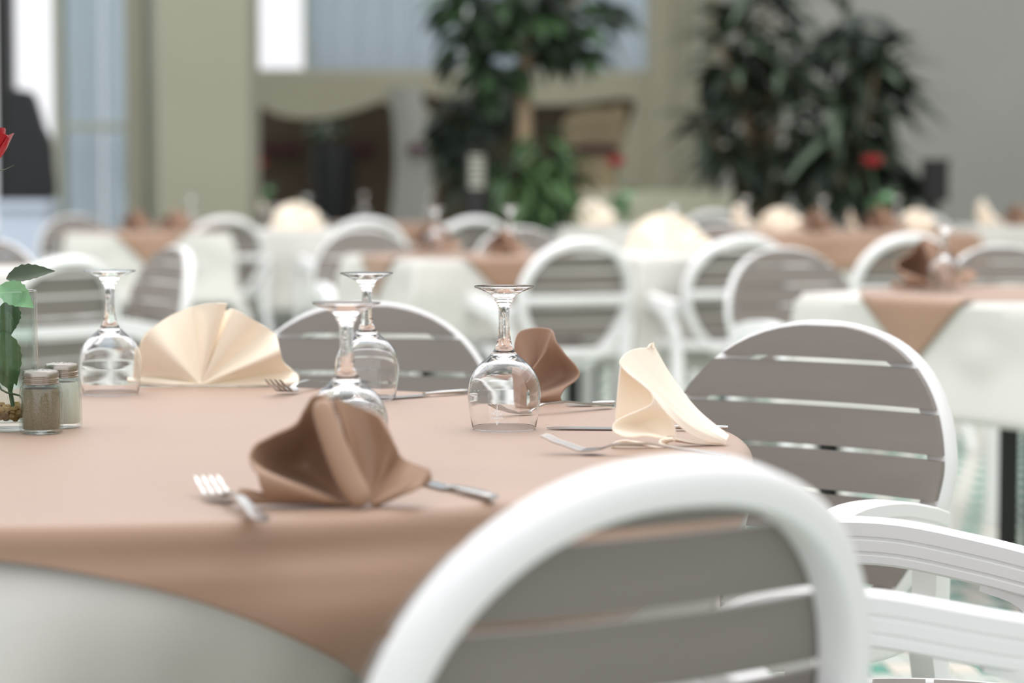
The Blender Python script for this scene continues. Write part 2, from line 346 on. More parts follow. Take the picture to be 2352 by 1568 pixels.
# ------------------------------------------------------------------ chair
BW, BH, ZC, YBK, TILT = .222, .225, .595, -.205, math.tan(math.radians(12))
def bpos(u, v, d=0.0):          # point on the curved backrest: u across, v up, d towards the sitter
    return Vector((u, YBK - TILT*v + .62*u*u + d, ZC + v))
def egg(v): return 1 - .26*max(0, -(v-.04)/BH)**1.25
def oval(t, k=1.0):
    c, s_ = math.cos(t), math.sin(t); e = 2/2.25; v = BH*k*math.copysign(abs(s_)**e, s_)
    return (egg(v)*BW*k*math.copysign(abs(c)**e, c), v)
def half_w(v, k):
    q = min(1, abs(v)/(BH*k)); return egg(v)*BW*k*(1-q**2.25)**(1/2.25)
def make_chair():
    root = empty('dining_armchair')
    # back frame
    n = 72; path, N = [], []
    for i in range(n):
        u, v = oval(2*pi*i/n, .935); path.append(bpos(u, v)); N.append(Vector((-1.24*u, 1, TILT)).normalized())
    sec = [(.016,.013),(.0135,.0165),(-.010,.0165),(-.0175,.010),(-.019,0),(-.0175,-.010),(-.010,-.0150),(.0135,-.0150),(.016,-.012)]
    MB().sweep(path, N, sec, closed=True).build('back_frame', M['plastic'], root)
    # slats of the back
    pitch, gap = .0600, .0075; v1 = BH*.985; vtop = v1; first = .044; k = 0
    while vtop > -BH*.95:
        vb = max(vtop - (first if k == 0 else pitch-gap), -BH*.97)
        if vtop - vb > .015:
            A, B = [], []
            for r in range(7):
                tt = r/6; tt = tt if k else 1-(1-tt)**2
                v = vb + (vtop-vb)*(tt if k else tt); hw = max(half_w(v, .99), .002)
                A.append([bpos(hw*(c/10-1), v, .027) for c in range(21)]); B.append([bpos(hw*(c/10-1), v, .0165) for c in range(21)])
            MB().shell(A, B).build('back_slat', M['slat'], root)
        vtop = vb - gap; k += 1
    # cross bar behind the back
    MB().sweep([bpos(BW*.95*(i/10-1), .018, -.012) for i in range(21)], (0, 0, 1), rrect(.030, .014, .005)).build('cross_bar', M['plastic'], root)
    # seat
    R = .225; cy = .03
    def ring(a): return Vector((R*1.03*math.cos(a), cy + R*math.sin(a), .425))
    MB().sweep([ring(2*pi*i/48) for i in range(48)], (0, 0, 1), rrect(.034, .03, .008), closed=True).build('seat_frame', M['plastic'], root)
    for i in range(6):
        y0 = cy - R*.9 + i*.069; A, B = [], []
        for r in range(4):
            y = y0 + r*.0595/3; hw = math.sqrt(max(1e-4, (R*.93)**2 - (y-cy)**2)) if abs(y-cy) < R*.93 else .004
            A.append([Vector((hw*(c/5-1), y, .446 - .05*(1-(c/5-1)**2)*.15)) for c in range(11)]); B.append([p - Vector((0, 0, .011)) for p in A[-1]])
        MB().shell(A, B).build('seat_slat', M['slat'], root)
    # arms: grooved section, a = across, b = height
    g = [(.021,.024),(.018,.027),(-.018,.027),(-.021,.024),(-.021,.009),(-.0185,.0075),(-.0185,.005),(-.021,.0035),(-.021,-.0085),(-.0185,-.010),(-.0185,-.0125),(-.021,-.014),(-.021,-.022),(-.017,-.025),(.017,-.025),
         (.021,-.022),(.021,-.014),(.0185,-.0125),(.0185,-.010),(.021,-.0085),(.021,.0035),(.0185,.005),(.0185,.0075),(.021,.009)]
    for s_ in (-1, 1):
        path = cat([(s_*.216,-.140,.556),(s_*.230,-.10,.563),(s_*.256,-.02,.578),(s_*.266,.08,.594),(s_*.262,.17,.592),(s_*.258,.225,.565),(s_*.257,.246,.515)], 28)
        MB().sweep(path, (1, 0, 0), [(a, b*1.0) for a, b in g], scale=None).build('armrest', M['plastic'], root)
        # front leg
        sec = [(.017,.020),(-.017,.020),(-.022,0),(-.017,-.020),(.017,-.020),(.022,0)]
        path = cat([(s_*.257,.244,.53),(s_*.255,.247,.40),(s_*.258,.252,.2),(s_*.265,.26,.0)], 14)
        MB().sweep(path, (1, 0, 0), sec, scale=[1.05-.25*i/13 for i in range(14)]).build('leg', M['plastic'], root)
        path = cat([(s_*.250,-.030,.560),(s_*.240,-.085,.542),(s_*.226,-.118,.48),(s_*.218,-.130,.38),(s_*.236,-.175,.2),(s_*.258,-.25,.0)], 22)
        MB().sweep(path, (1, 0, 0), sec, scale=[.78+.055*i if i < 4 else (1.0 if i < 16 else 1.0-.03*(i-16)) for i in range(22)]).build('leg', M['plastic'], root)
        # bracket tying seat to side frame
    return root
chair0 = make_chair(); used = []
def chair(px, py, phi, label, group=None, sc_=1.0, s=None, apex_world=None):
    H = (ZC+BH*.97+.004)*sc_
    if s is None:
        ap = W(px, py, H)
    else: ap = P(px, py, F/s)
    f = Vector((-math.sin(math.radians(phi)), math.cos(math.radians(phi)), 0))
    loc = Vector((ap.x, ap.y, 0)) + f*(-(YBK - TILT*BH))*sc_
    o = chair0 if not used else copy_tree(chair0)
    used.append(1); o.location = loc; o.rotation_euler = (0, 0, math.radians(phi)); o.scale = (sc_,)*3
    tag(o, label, 'chair', group); return o

G = 'white armchairs with taupe slats'
chair(1568, 1072, 34, 'large blurred armchair seen from behind at the front table, closest of all', G, sc_=1.035)
chair(1910, 745, 142, 'armchair right of the front table, its slatted back facing us beside the cream napkin', G, sc_=1.022).scale.x = 1.075
c3 = copy_tree(chair0); c3.location = (.485, 2.88, 0); c3.rotation_euler = (0, 0, math.radians(80)); c3.scale = (1.03,)*3
tag(c3, 'armchair cut off by the right edge, only its two white grooved armrests showing', 'chair', G)
chair(852, 700, 172, 'armchair behind the brown table whose slatted back rises between the gold napkin and the glasses', G, sc_=1.02)
BG = [
 (165, 592, 50, 'armchair seen from behind at far left, past the vase and the left upturned glass'),
 (412, 568, 118, 'armchair turned edge-on behind the gold napkin, white rim leaning right'),
 (-30, 552, 172, 'armchair with grey back cut off by the left edge above the vase'),
 (165, 496, 214, 'armchair with pale rim at the left table with two brown napkins, turned to the right'),
 (520, 500, 18, 'armchair seen from behind between the gold napkin and the dark wall opening'),
 (845, 502, 15, 'armchair seen from behind, white arch just above a grey chair back left of centre'),
 (832, 528, 198, 'armchair with grey back facing us left of the table with hanging brown corners'),
 (1095, 500, 18, 'armchair seen from behind just right of the black louvred lamp base'),
 (1190, 524, 196, 'armchair with grey back facing us behind the rounded brown napkin at the centre'),
 (1342, 552, 24, 'armchair seen from behind above the standing brown napkin, full oval back visible'),
 (1715, 545, 20, 'armchair seen from behind, right of the tall white-clothed table with cream napkins'),
 (1792, 572, 204, 'armchair with grey back and rounded armrest facing us left of right-hand white table'),
 (2098, 540, 20, 'armchair seen from behind beyond the right-hand table, nearer of two white arches'),
 (2290, 566, 196, 'armchair with grey back facing us behind the right-hand white table, at the right edge'),
 (2118, 490, 16, 'armchair seen from behind, farther white arch below the black box lamp'),
 (1640, 486, 12, 'small far armchair seen from behind left of the long brown table'),
 (1655, 516, 192, 'far armchair with grey back facing us left of the far brown table'),
 (640, 474, 192, 'far armchair with grey back facing us behind the big cream napkin left of centre'),
 (1490, 470, 240, 'far armchair turned sideways in front of the low cream wall'),
]
for px, py, phi, lab in BG: chair(px, py, phi, lab, G)

# ------------------------------------------------------------------ main round table with its cloths
TC = Vector((-.48, 3.04 )); R = .75
def sm(x): x = max(0, min(1, x)); return x*x*(3-2*x)
tb = empty('round_table', (TC.x, TC.y, 0))
MB().lathe([(R-.012, .725), (R-.004, .729), (R-.004, .741), (R-.012, .744)], 72).build('table_top', M['wood'], tb)
MB().lathe([(.04, .03), (.04, .725)], 20).build('pedestal', M['black'], tb)
for k in range(4):
    r_ = Matrix.Rotation(k*pi/2+.5, 3, 'Z'); MB().box(r_ @ Vector((.18, 0, .02)), (.34, .05, .03), r_).build('foot', M['black'], tb)
tag(tb, 'round dining table hidden under the brown and white tablecloths in front', 'table')
def dent(th, drop):
    d = (math.degrees(th) + 38) / 42; return -.20*math.exp(-d**4)*sm((drop-.05)/.18)
def white_off(th, drop):
    t = sm(drop/.16)*(.3+.7*drop/.6)
    return .060*t*(.5+.5*math.cos(17*th+.9*math.sin(3*th))) + .008*t*math.sin(31*th+2*math.sin(5*th)) + dent(th, drop) + .04*drop
nth, rows = 312, 26; vs, fs = [Vector((TC.x, TC.y, .7455))], []
for j in range(rows):
    for i in range(nth):
        th = 2*pi*i/nth
        if j < 6: rr, z = (R-.024)*(j+1)/6.0, .7455
        else:
            drop = ((j-6)/(rows-7))**1.3*.6+.004; rr = R - .024*(1-sm(drop/.06)) - .004 + white_off((th+pi) % (2*pi)-pi, drop); z = .7455-drop
        vs.append(Vector((TC.x+rr*math.cos(th), TC.y+rr*math.sin(th), z)))
for i in range(nth): fs.append((0, 1+i, 1+(i+1) % nth))
for j in range(rows-1):
    for i in range(nth):
        a, b = 1+j*nth+i, 1+j*nth+(i+1) % nth; fs.append((a, a+nth, b+nth, b))
wc = mesh('tablecloth', vs, fs, M['cloth_white']); tag(wc, 'long white tablecloth hanging in folds under the brown overlay of the front table', 'tablecloth')
m_ = wc.modifiers.new('s', 'SOLIDIFY'); m_.thickness = .0012; m_.offset = -1
# brown overlay: a square cloth with its corners hanging
TH0 = math.radians(-93); HA = .772
def rho(th):
    a = (th-TH0+pi/4) % (pi/2) - pi/4; return HA/math.cos(a)
def over_off(th, drop):
    tt = (th+pi) % (2*pi)-pi; dg = math.degrees(tt)
    f = white_off(tt, drop) + .009*sm(drop/.035) + .02*sm(drop/.3) + .020*sm(drop/.12)*math.exp(-((dg+66)/7)**2) - .010*sm(drop/.12)*math.exp(-((dg+76)/8)**2) + .008*sm(drop/.25)*math.cos(7*tt)
    return f*sm(drop/.03)
nth, j1, j2 = 420, 10, 22; vs, fs = [Vector((TC.x, TC.y, .75))], []
for j in range(j1+j2):
    for i in range(nth):
        th = 2*pi*i/nth; rh = rho(th)
        if j < j1: rr, z = (R-.016)*(j+1)/j1, .75
        else:
            L = rh - (R-.016); l = L*(j-j1+1)/j2      # arc length past the start of the rounded edge
            r0 = .020; q = l/r0
            if q < pi/2: rr, z = R-.016 + r0*math.sin(q), .75 - r0*(1-math.cos(q))
            else:
                d = r0 + l - r0*pi/2; rr, z = R-.016+r0 + over_off(th, d-r0), .75-d
        vs.append(Vector((TC.x+rr*math.cos(th), TC.y+rr*math.sin(th), z)))
for i in range(nth): fs.append((0, 1+i, 1+(i+1) % nth))
for j in range(j1+j2-1):
    for i in range(nth):
        a, b = 1+j*nth+i, 1+j*nth+(i+1) % nth; fs.append((a, a+nth, b+nth, b))
bc = mesh('table_overlay', vs, fs, M['cloth_brown']); tag(bc, 'pinkish brown square overlay cloth covering the front round table, corner hanging down', 'tablecloth')
m_ = bc.modifiers.new('s', 'SOLIDIFY'); m_.thickness = .0016; m_.offset = -1

# ------------------------------------------------------------------ square background tables
def cloth_square(name, loc, rz, a, drop, m, z=.75, rot=0, hang=0, folds=0, parent=None):
    """square cloth of half size a+drop over a square top of half size a"""
    n = 60; Lh = a+drop; vs, fs = [], []
    for i in range(n+1):
        for j in range(n+1):
            u, v = Lh*(2*i/n-1), Lh*(2*j/n-1)
            if rot: c, s_ = math.cos(rot), math.sin(rot); u, v = c*u-s_*v, s_*u+c*v
            ox, oy = max(0, abs(u)-hang_a), max(0, abs(v)-hang_a)
            cu_, cv_ = max(-hang_a, min(hang_a, u)), max(-hang_a, min(hang_a, v)); mn, mx = min(ox, oy), max(ox, oy)
            d = mx + .35*mn; zz = z - d
            wob = .010*sm(d/.16)*(math.sin(u*17+1)+math.sin(v*17+2)) + .05*d
            px_ = cu_ + math.copysign(min(ox, .004)*1 + (.20*mn if ox > 0 else 0) + (wob if ox >= oy and ox > 0 else 0), u)
            py_ = cv_ + math.copysign(min(oy, .004)*1 + (.20*mn if oy > 0 else 0) + (wob if oy > ox else 0), v)
            vs.append(Vector((px_, py_, zz)))
    for i in range(n):
        for j in range(n):
            q = i*(n+1)+j; fs.append((q, q+n+1, q+n+2, q+1))
    o = mesh(name, vs, fs, m, parent); o.location = loc; o.rotation_euler = (0, 0, rz)
    md = o.modifiers.new('s', 'SOLIDIFY'); md.thickness = .0015; md.offset = 1
    return o
def square_table(c, rz, a, where, overlay='diamond', drop=.30, m2=None):
    global hang_a
    t = empty('square_table', (c.x, c.y, 0), rz)
    MB().box((0, 0, .729), (2*a-.02, 2*a-.02, .022)).build('table_top', M['wood'], t)
    for i in (-1, 1):
        for j in (-1, 1): MB().box((i*(a-.055), j*(a-.055), .359), (.04, .04, .718)).build('leg', M['black'], t)
    tag(t, 'square table under a hanging cloth, ' + where, 'table', 'square tables in the background')
    hang_a = a
    cl = cloth_square('tablecloth', (c.x, c.y, 0), rz, a, drop, m2 or M['cloth_white'], z=.7435)
    tag(cl, ('brown' if m2 else 'white') + ' tablecloth on the square table ' + where, 'tablecloth', 'cloths on the background tables')
    if overlay:
        hang_a = a + .008
        o = cloth_square('table_overlay', (c.x, c.y, 0), rz, a*1.42*.62+.06, 0.0 if overlay == 'diamond' else .2, M['cloth_brown'], z=.7465, rot=pi/4 if overlay == 'diamond' else 0)
        tag(o, 'brown overlay on the square table ' + where, 'tablecloth', 'brown overlays on the background tables')
    return t
TB = {}
def tbl(key, px, Y, deg, a, where, **k):
    c = Vector(((px-1176)/F*Y, Y, 0)); TB[key] = c; square_table(c, math.radians(deg), a, where, **k)
tbl('T5', 2352, 6.72, 38, .40, 'at the right edge', drop=.29)
tbl('T1', 1072, 9.74, 25, .345, 'left of centre behind the two back glasses', drop=.29)
tbl('T4', 1585, 10.15, 20, .34, 'between the two full oval chair backs', overlay=None, drop=.42)
tbl('T2', 330, 13.5, 12, .40, 'at far left with two brown napkins', drop=.35)
tbl('T3', 695, 14.2, 12, .30, 'behind the gold napkin with one cream napkin', overlay=None, drop=.42)
tbl('T6', 1890, 13.6, 8, .62, 'far right, long and covered in brown', overlay='square', drop=.3)
tbl('T8', 1390, 14.9, 10, .30, 'in the middle distance left of the low cream wall', overlay=None, drop=.35)
tbl('T9', 590, 18.3, 10, .42, 'farthest left beside the beige column', overlay=None)
tbl('T7', 2340, 14.9, 10, .40, 'at the far right edge below the grey wall', overlay=None, drop=.35)
tbl('T10', 905, 15.8, 10, .34, 'far off behind the table left of centre', drop=.3)
tbl('T11', 5, 8.4, 8, .30, 'at far left behind the vase', overlay=None, drop=.3)

# ------------------------------------------------------------------ napkins
def patch(mb, rows, z0, nu=26, nv=14, lift=.7512, th=.0013, wr=0.0):
    rr = [cat(r, nu) for r in rows]; cols = [cat([rr[i][j] for i in range(len(rr))], nv) for j in range(nu)]
    grid = []
    for j in range(nu):
        line = []
        for (x, y, d) in cols[j]:
            p = P(x, y, z0+d); p.z = max(p.z, lift); line.append(p)
        grid.append(line)
    nrm = []
    for i in range(nu):
        l = []
        for j in range(nv):
            a = grid[min(i+1, nu-1)][j]-grid[max(i-1, 0)][j]; b = grid[i][min(j+1, nv-1)]-grid[i][max(j-1, 0)]; n = a.cross(b)
            l.append(n.normalized() if n.length > 1e-9 else Vector((0, -1, 0)))
        nrm.append(l)
    B = [[grid[i][j]-nrm[i][j]*th for j in range(nv)] for i in range(nu)]
    A = [[grid[i][j]+nrm[i][j]*th for j in range(nv)] for i in range(nu)]
    mb.shell(A, B)
    for i in range(0, nu-1):    # rolled hem along the last row
        pass
    return grid
def hem(mb, pts, r=.0011):
    path = [p for p in pts]; mb.sweep(path, (0, -1, .2), [(r*math.cos(a*pi/3), r*math.sin(a*pi/3)) for a in range(6)])
def dist_at(py): return F/((py-HOR)*math.cos(PITCH)/(CAMZ-.75))

def center(o):                  # give the mesh an origin at its base
    vs = [v.co.copy() for v in o.data.vertices]; c = Vector((sum(v.x for v in vs)/len(vs), sum(v.y for v in vs)/len(vs), .75))
    o.data.transform(Matrix.Translation(-c)); o.location = c
# gold fan napkin, left
z0 = dist_at(884); mb = MB(); piv = (461, 884, -.004)
def fan(mb, piv, rim, z0, nu=60, nv=12, bow=0.0, **k):
    mid = [((p[0]*.55+piv[0]*.45), (p[1]*.55+piv[1]*.45), p[2]*.62+piv[2]*.38+bow) for p in rim]
    return patch(mb, [[piv]*len(rim), mid, rim], z0, nu, nv, **k)
rimL = [(312,868,.002),(316,838,-.006),(322,796,-.014),(345,758,-.016),(385,728,.004),(430,708,.016),(452,702,.014),(478,697,-.004),(500,696,-.010),(521,697,-.004)]
rimR = [(524,712,.012),(538,710,-.004),(575,730,-.006),(612,752,.004),(634,770,.002),(643,805,-.018),(652,832,-.006),(672,850,.006),(686,866,.002),(684,884,-.004)]
fan(mb, piv, [(a, b, c*1.6) for a, b, c in rimL], z0); g = fan(mb, piv, [(a, b, c*1.6) for a, b, c in rimR], z0)
fan(mb, (458, 887, -.006), [(312,862,.03),(330,772,.022),(400,728,.03),(460,708,.028),(530,716,.028),(600,752,.024),(632,790,.024),(650,850,.03),(684,880,.03)], z0)
# rolled base band
for rows in ([[(296,862,.004),(380,872,-.008),(461,884,-.010)],[(296,872,-.004),(380,884,-.016),(461,890,-.012)],[(300,882,.004),(380,890,-.006),(461,893,-.006)]],
             [[(461,884,-.010),(570,880,-.010),(686,868,-.004)],[(461,890,-.012),(570,889,-.018),(686,879,-.010)],[(461,893,-.006),(570,894,-.006),(686,886,-.002)]]):
    patch(mb, rows, z0, 24, 8)
o = mb.build('napkin', M['napkin_gold']); center(o); nap_gold = o
tag(o, 'glossy gold-cream napkin folded into an upright fan beside the left glass', 'napkin', 'folded napkins on the front table')
# brown fan napkin, front
z0 = dist_at(1160); mb = MB()
patch(mb, [[(742,906,-.004),(718,910,.004),(700,940,.016),(678,975,.018),(625,1000,.010),(588,1020,-.004),(573,1048,-.012)],
           [(775,985,.006),(758,985,.022),(742,1000,.044),(722,1022,.062),(690,1050,.070),(650,1072,.058),(610,1085,.012)],
           [(806,1080,.000),(796,1080,.008),(786,1088,.022),(770,1098,.042),(748,1106,.056),(722,1114,.054),(700,1118,.030)],
           [(826,1150,-.004),(822,1152,-.002),(818,1154,0),(812,1156,.004),(806,1157,.006),(800,1158,.006),(796,1158,.004)]], z0, 44, 24)
patch(mb, [[(573,1048,-.012),(578,1068,-.022),(592,1092,-.030),(600,1120,-.030),(612,1142,-.026)],
           [(610,1085,.010),(640,1096,-.020),(670,1112,-.034),(680,1132,-.034),(684,1150,-.024)],
           [(700,1118,.024),(712,1124,-.004),(740,1136,-.022),(748,1148,-.026),(752,1158,-.018)],
           [(796,1158,.004),(800,1158,0),(804,1159,-.006),(806,1162,-.008),(806,1164,-.006)]], z0, 28, 22)
# curled corner bottom left
tp_ = cat([(548,1138,-.020),(590,1146,-.016),(660,1158,-.014),(760,1166,-.012)], 12)
rad = [.0085,.0085,.008,.0072,.0064,.0056,.005,.0045,.004,.0035,.003,.0024]
path = [P(a, b, z0+c) for a, b, c in tp_]
for i, p in enumerate(path): p.z = .7518+rad[i]
ring_ = []
A, B = [], []
for i, p in enumerate(path):
    r_ = rad[i]; la, lb = [], []
    for k in range(15):
        a = math.radians(-60 + 285*k/14); q = Vector((0, math.cos(a), math.sin(a))); la.append(p+q*r_); lb.append(p+q*(r_-.0012))
    A.append(la); B.append(lb)
mb.shell(A, B)
# central roll
tp_ = cat([(738,922,-.004),(752,975,-.012),(778,1045,-.020),(808,1110,-.026),(838,1158,-.032)], 22)
w_ = [q_*1.12 for q_ in (.0050,.0072,.0082,.0088,.009,.0092,.0094,.0096,.0098,.010,.0102,.0103,.0104,.0105,.0106,.0106,.0106,.0104,.010,.0092,.0078,.0050)]
path = [P(a, b, z0+c) for a, b, c in tp_]
for i, p in enumerate(path): p.z = max(p.z, .7515+w_[i]*.7)
mb.sweep(path, (0, -1, 0), [(math.cos(a*pi/9), math.sin(a*pi/9)*1.0) for a in range(18)], scale=w_)
patch(mb, [[(745,908,.004),(762,922,.000),(770,950,.002)],[(768,960,.006),(782,990,.006),(790,1010,.010)],[(800,1060,0),(815,1085,0),(825,1100,.006)],[(838,1158,-.02),(846,1150,-.01),(850,1148,-.004)]], z0, 14, 20)
# right wing
patch(mb, [[(768,914,.010),(800,926,.020),(840,940,.022),(872,956,.014),(892,990,.004),(906,1018,.006),(916,1040,.012),(928,1054,.006),(950,1066,-.002),(986,1078,-.008)],
           [(790,990,.006),(815,1000,.018),(850,1010,.022),(874,1022,.018),(888,1044,.010),(894,1062,.012),(900,1074,.014),(908,1084,.004),(930,1096,-.010),(976,1102,-.016)],
           [(815,1080,.002),(830,1084,.010),(850,1090,.014),(862,1098,.012),(868,1106,.008),(872,1112,.008),(876,1116,.006),(884,1122,-.004),(905,1130,-.016),(950,1126,-.022)],
           [(838,1150,-.008),(840,1150,-.004),(842,1151,-.002),(844,1152,-.002),(845,1153,-.003),(846,1154,-.004),(847,1155,-.006),(849,1156,-.010),(852,1158,-.014),(856,1160,-.016)]], z0, 56, 24)
patch(mb, [[(986,1080,-.006),(930,1110,-.016),(855,1152,-.018)],[(990,1094,-.008),(935,1124,-.020),(856,1160,-.020)],[(984,1108,-.002),(930,1132,-.014),(858,1164,-.014)],[(975,1112,.008),(925,1134,-.002),(860,1162,-.008)]], z0, 20, 12)
o = mb.build('napkin', M['napkin_brown']); center(o); nap_brown = o
tag(o, 'satiny brown napkin folded into a fan with a thick middle roll, nearest on the table', 'napkin', 'folded napkins on the front table')
# rust brown napkin behind the right glass
z0 = dist_at(922); mb = MB()
g1 = patch(mb, [[(1184,905,.010),(1182,830,.006),(1184,785,.004),(1196,762,.010),(1232,754,.018),(1262,757,.012),(1271,766,0)],
           [(1200,918,.004),(1205,870,.004),(1212,838,.006),(1220,822,.014),(1238,812,.022),(1248,806,.014),(1252,806,.002)],
           [(1218,922,0),(1220,900,0),(1222,888,.002),(1224,880,.006),(1226,872,.010),(1224,860,.006),(1221,850,.000)]], z0, 40, 18)
g2 = patch(mb, [[(1271,766,0),(1277,786,-.008),(1296,812,-.012),(1318,836,-.014),(1330,856,-.016),(1322,872,-.020),(1300,888,-.026),(1289,902,-.028),(1286,914,-.026),(1292,926,-.022)],
           [(1252,806,.002),(1262,820,.012),(1278,838,.022),(1290,856,.026),(1294,872,.022),(1286,886,.004),(1268,898,-.016),(1258,908,-.020),(1256,916,-.018),(1260,926,-.014)],
           [(1221,850,0),(1226,866,.006),(1230,880,.012),(1232,892,.014),(1232,902,.010),(1230,908,0),(1226,912,-.006),(1224,916,-.008),(1222,920,-.008),(1222,926,-.006)]], z0, 56, 20)
hem(mb, [g1[i][0] for i in range(8, 40)], .0013); hem(mb, [g2[i][0] for i in range(56)], .0014)
patch(mb, [[(1184,905,.01),(1186,916,.0),(1192,926,-.004)],[(1215,915,.006),(1218,922,-.004),(1222,928,-.006)],[(1262,918,0),(1262,924,-.010),(1262,929,-.012)]], z0, 10, 12)
o = mb.build('napkin', M['napkin_rust']); center(o)
tag(o, 'matt brown napkin standing like an open cone just behind the rightmost upturned glass', 'napkin', 'folded napkins on the front table')
# cream napkin, right
z0 = dist_at(1022); mb = MB()
pv = (1670, 1012, .01)
rim = [(1499,790,.012),(1492,800,.008),(1470,801,.004),(1446,808,.000),(1428,824,-.006),(1426,838,-.010),(1444,858,-.014),(1472,880,-.016),(1494,900,-.018),(1502,916,-.020)]
m1 = [(1540,862,.012),(1536,868,.006),(1522,872,.000),(1510,880,-.004),(1502,890,-.008),(1502,900,-.010),(1512,914,-.012),(1528,932,-.014),(1538,948,-.016),(1542,962,-.018)]
m2 = [(1600,940,.012),(1598,944,.004),(1592,948,-.004),(1586,952,-.008),(1582,958,-.012),(1582,964,-.014),(1586,972,-.016),(1592,982,-.018),(1596,992,-.018),(1598,1004,-.018)]
m3 = [(1672,1000,.006),(1672,1003,.002),(1671,1005,-.002),(1670,1007,-.004),(1669,1009,-.006),(1668,1011,-.008),(1667,1013,-.008),(1666,1015,-.008),(1664,1017,-.008),(1662,1019,-.008)]
ga = patch(mb, [rim, m1, m2, m3], z0, 50, 26)
# tan inner panel
patch(mb, [[(1428,826,-.004),(1420,890,0),(1414,966,0)],[(1460,850,.012),(1462,900,.016),(1450,950,.010)],[(1510,880,.012),(1506,920,.012),(1500,950,.004)]], z0, 20, 14)
gb = patch(mb, [[(1502,916,-.020),(1494,930,-.020),(1466,944,-.018),(1432,958,-.018),(1412,972,-.020),(1409,988,-.024),(1424,998,-.028),(1450,1002,-.028),(1480,999,-.026),(1512,1004,-.024),(1545,1006,-.020)],
           [(1542,962,-.018),(1528,962,-.008),(1506,962,.002),(1484,968,.008),(1468,974,.010),(1462,980,.004),(1466,988,-.006),(1482,994,-.012),(1502,998,-.018),(1524,1004,-.020),(1546,1008,-.020)],
           [(1552,1000,-.018),(1548,1000,-.016),(1540,1002,-.012),(1534,1003,-.010),(1530,1004,-.010),(1530,1005,-.012),(1532,1006,-.014),(1536,1007,-.016),(1540,1008,-.018),(1544,1009,-.018),(1550,1010,-.018)]], z0, 60, 16)
gc = patch(mb, [[(1545,1008,-.024),(1520,1010,-.030),(1516,1018,-.034),(1526,1026,-.034),(1500,1026,-.036),(1470,1018,-.038),(1438,1012,-.038),(1414,1016,-.036),(1406,1026,-.034),(1412,1034,-.032),(1440,1036,-.034),(1500,1036,-.034),(1534,1036,-.030)],
           [(1552,1010,-.016),(1535,1014,-.012),(1530,1018,-.012),(1532,1022,-.014),(1515,1022,-.014),(1490,1018,-.014),(1465,1016,-.014),(1450,1018,-.012),(1446,1022,-.010),(1450,1028,-.010),(1470,1030,-.010),(1510,1030,-.012),(1538,1028,-.016)]], z0, 70, 8)
for g_, n_ in ((ga, 50), (gb, 60), (gc, 70)): hem(mb, [g_[i][0] for i in range(n_)], .0012)
patch(mb, [[(1550,1006,-.018),(1600,1016,-.014),(1668,1020,-.006)],[(1550,1012,-.006),(1600,1018,-.002),(1668,1020,.004)]], z0, 14, 6)
mb.sweep([P(1488, 800, z0+.006), P(1494, 792, z0+.008), P(1500, 788, z0+.008), P(1501, 800, z0+.006)], (0, -1, 0), rrect(.003, .003, .001))
o = mb.build('napkin', M['napkin_cream']); center(o); nap_cream = o
tag(o, 'pale cream napkin folded with wavy open pleats at the right end of the front table', 'napkin', 'folded napkins on the front table')

# ------------------------------------------------------------------ stemmed glasses, upside down
def lathe_glass():
    outer = [(.0375,0),(.0384,.002),(.0408,.016),(.0430,.032),(.0434,.042),(.0420,.054),(.0385,.064),(.0330,.0725),(.0255,.080),(.0178,.0865),(.0128,.0925),(.0098,.099),(.0078,.106),(.0068,.113),(.0065,.125),(.0067,.138),(.0076,.146),(.0104,.1515),(.0118,.1535),(.0112,.1555),(.0150,.1590),(.0225,.1630),(.0310,.1665),(.0350,.1680),(.0357,.1690),(.0352,.1698)]
    top_ = [(.030,.1696),(.015,.1690),(.0005,.1688)]
    inner = [(.0367,.0),(.0376,.002),(.0400,.016),(.0421,.032),(.0425,.042),(.0411,.0535),(.0376,.063),(.0320,.0708),(.0245,.0775),(.0160,.0828),(.0080,.0855),(.0005,.0862)]
    out2 = cat(outer, 76); prof = list(reversed(inner)) + [(.0371, -.0004)] + out2 + top_
    fl = lambda a, z: 1.0
    n = 64; mb = MB(); vs, fs = [], []
    for q, (r, z) in enumerate(prof):
        r = max(r, .0004)
        for k in range(n):
            a = 2*pi*k/n; rr = r
            if q >= len(inner) and .1 < z < .148: rr = r*(1+.05*math.cos(8*a)*sm((z-.1)/.01)*sm((.148-z)/.01))
            vs.append((rr*math.cos(a), rr*math.sin(a), z+.0005))
    for i in range(len(prof)-1):
        for k in range(n):
            a, b = i*n+k, i*n+(k+1) % n; fs.append((a, b, b+n, a+n))
    fs.append(tuple(range(n-1, -1, -1))); L = (len(prof)-1)*n; fs.append(tuple(range(L, L+n)))
    return mb.add(vs, fs)
g0 = lathe_glass().build('wine_glass', M['glass']); gd = g0.data
def crest(parent):              # small etched crest on the bowl
    mb = MB()
    def bit(a0, z, w2, h2):
        r = .0427; A = [[Vector((r*math.sin(a0+w2*k), -r*math.cos(a0+w2*k), z+h2*j)) for k in (-1, 0, 1)] for j in (-1, 1)]
        mb.shell(A, [[v*1.004 for v in row] for row in A])
    bit(0, .0285, .012, .0035); bit(0, .0325, .006, .002); bit(0, .024, .06, .0012); bit(-.10, .0215, .035, .0012); bit(.10, .0215, .035, .0012)
    bit(-.13, .0165, .02, .0012); bit(-.07, .0165, .022, .0012); bit(0, .0165, .03, .0012); bit(.07, .0165, .022, .0012); bit(.13, .0165, .02, .0012)
    bit(0, .0205, .03, .002); bit(0, .012, .05, .0012); bit(0, .0095, .02, .001)
    o = mb.build('etched_crest', M['etch'], parent); o['label'] = 'small white etched crest on the bowl'; return o
gd2 = gd.copy(); gd2.materials[0] = M['glass']
gl_first = True
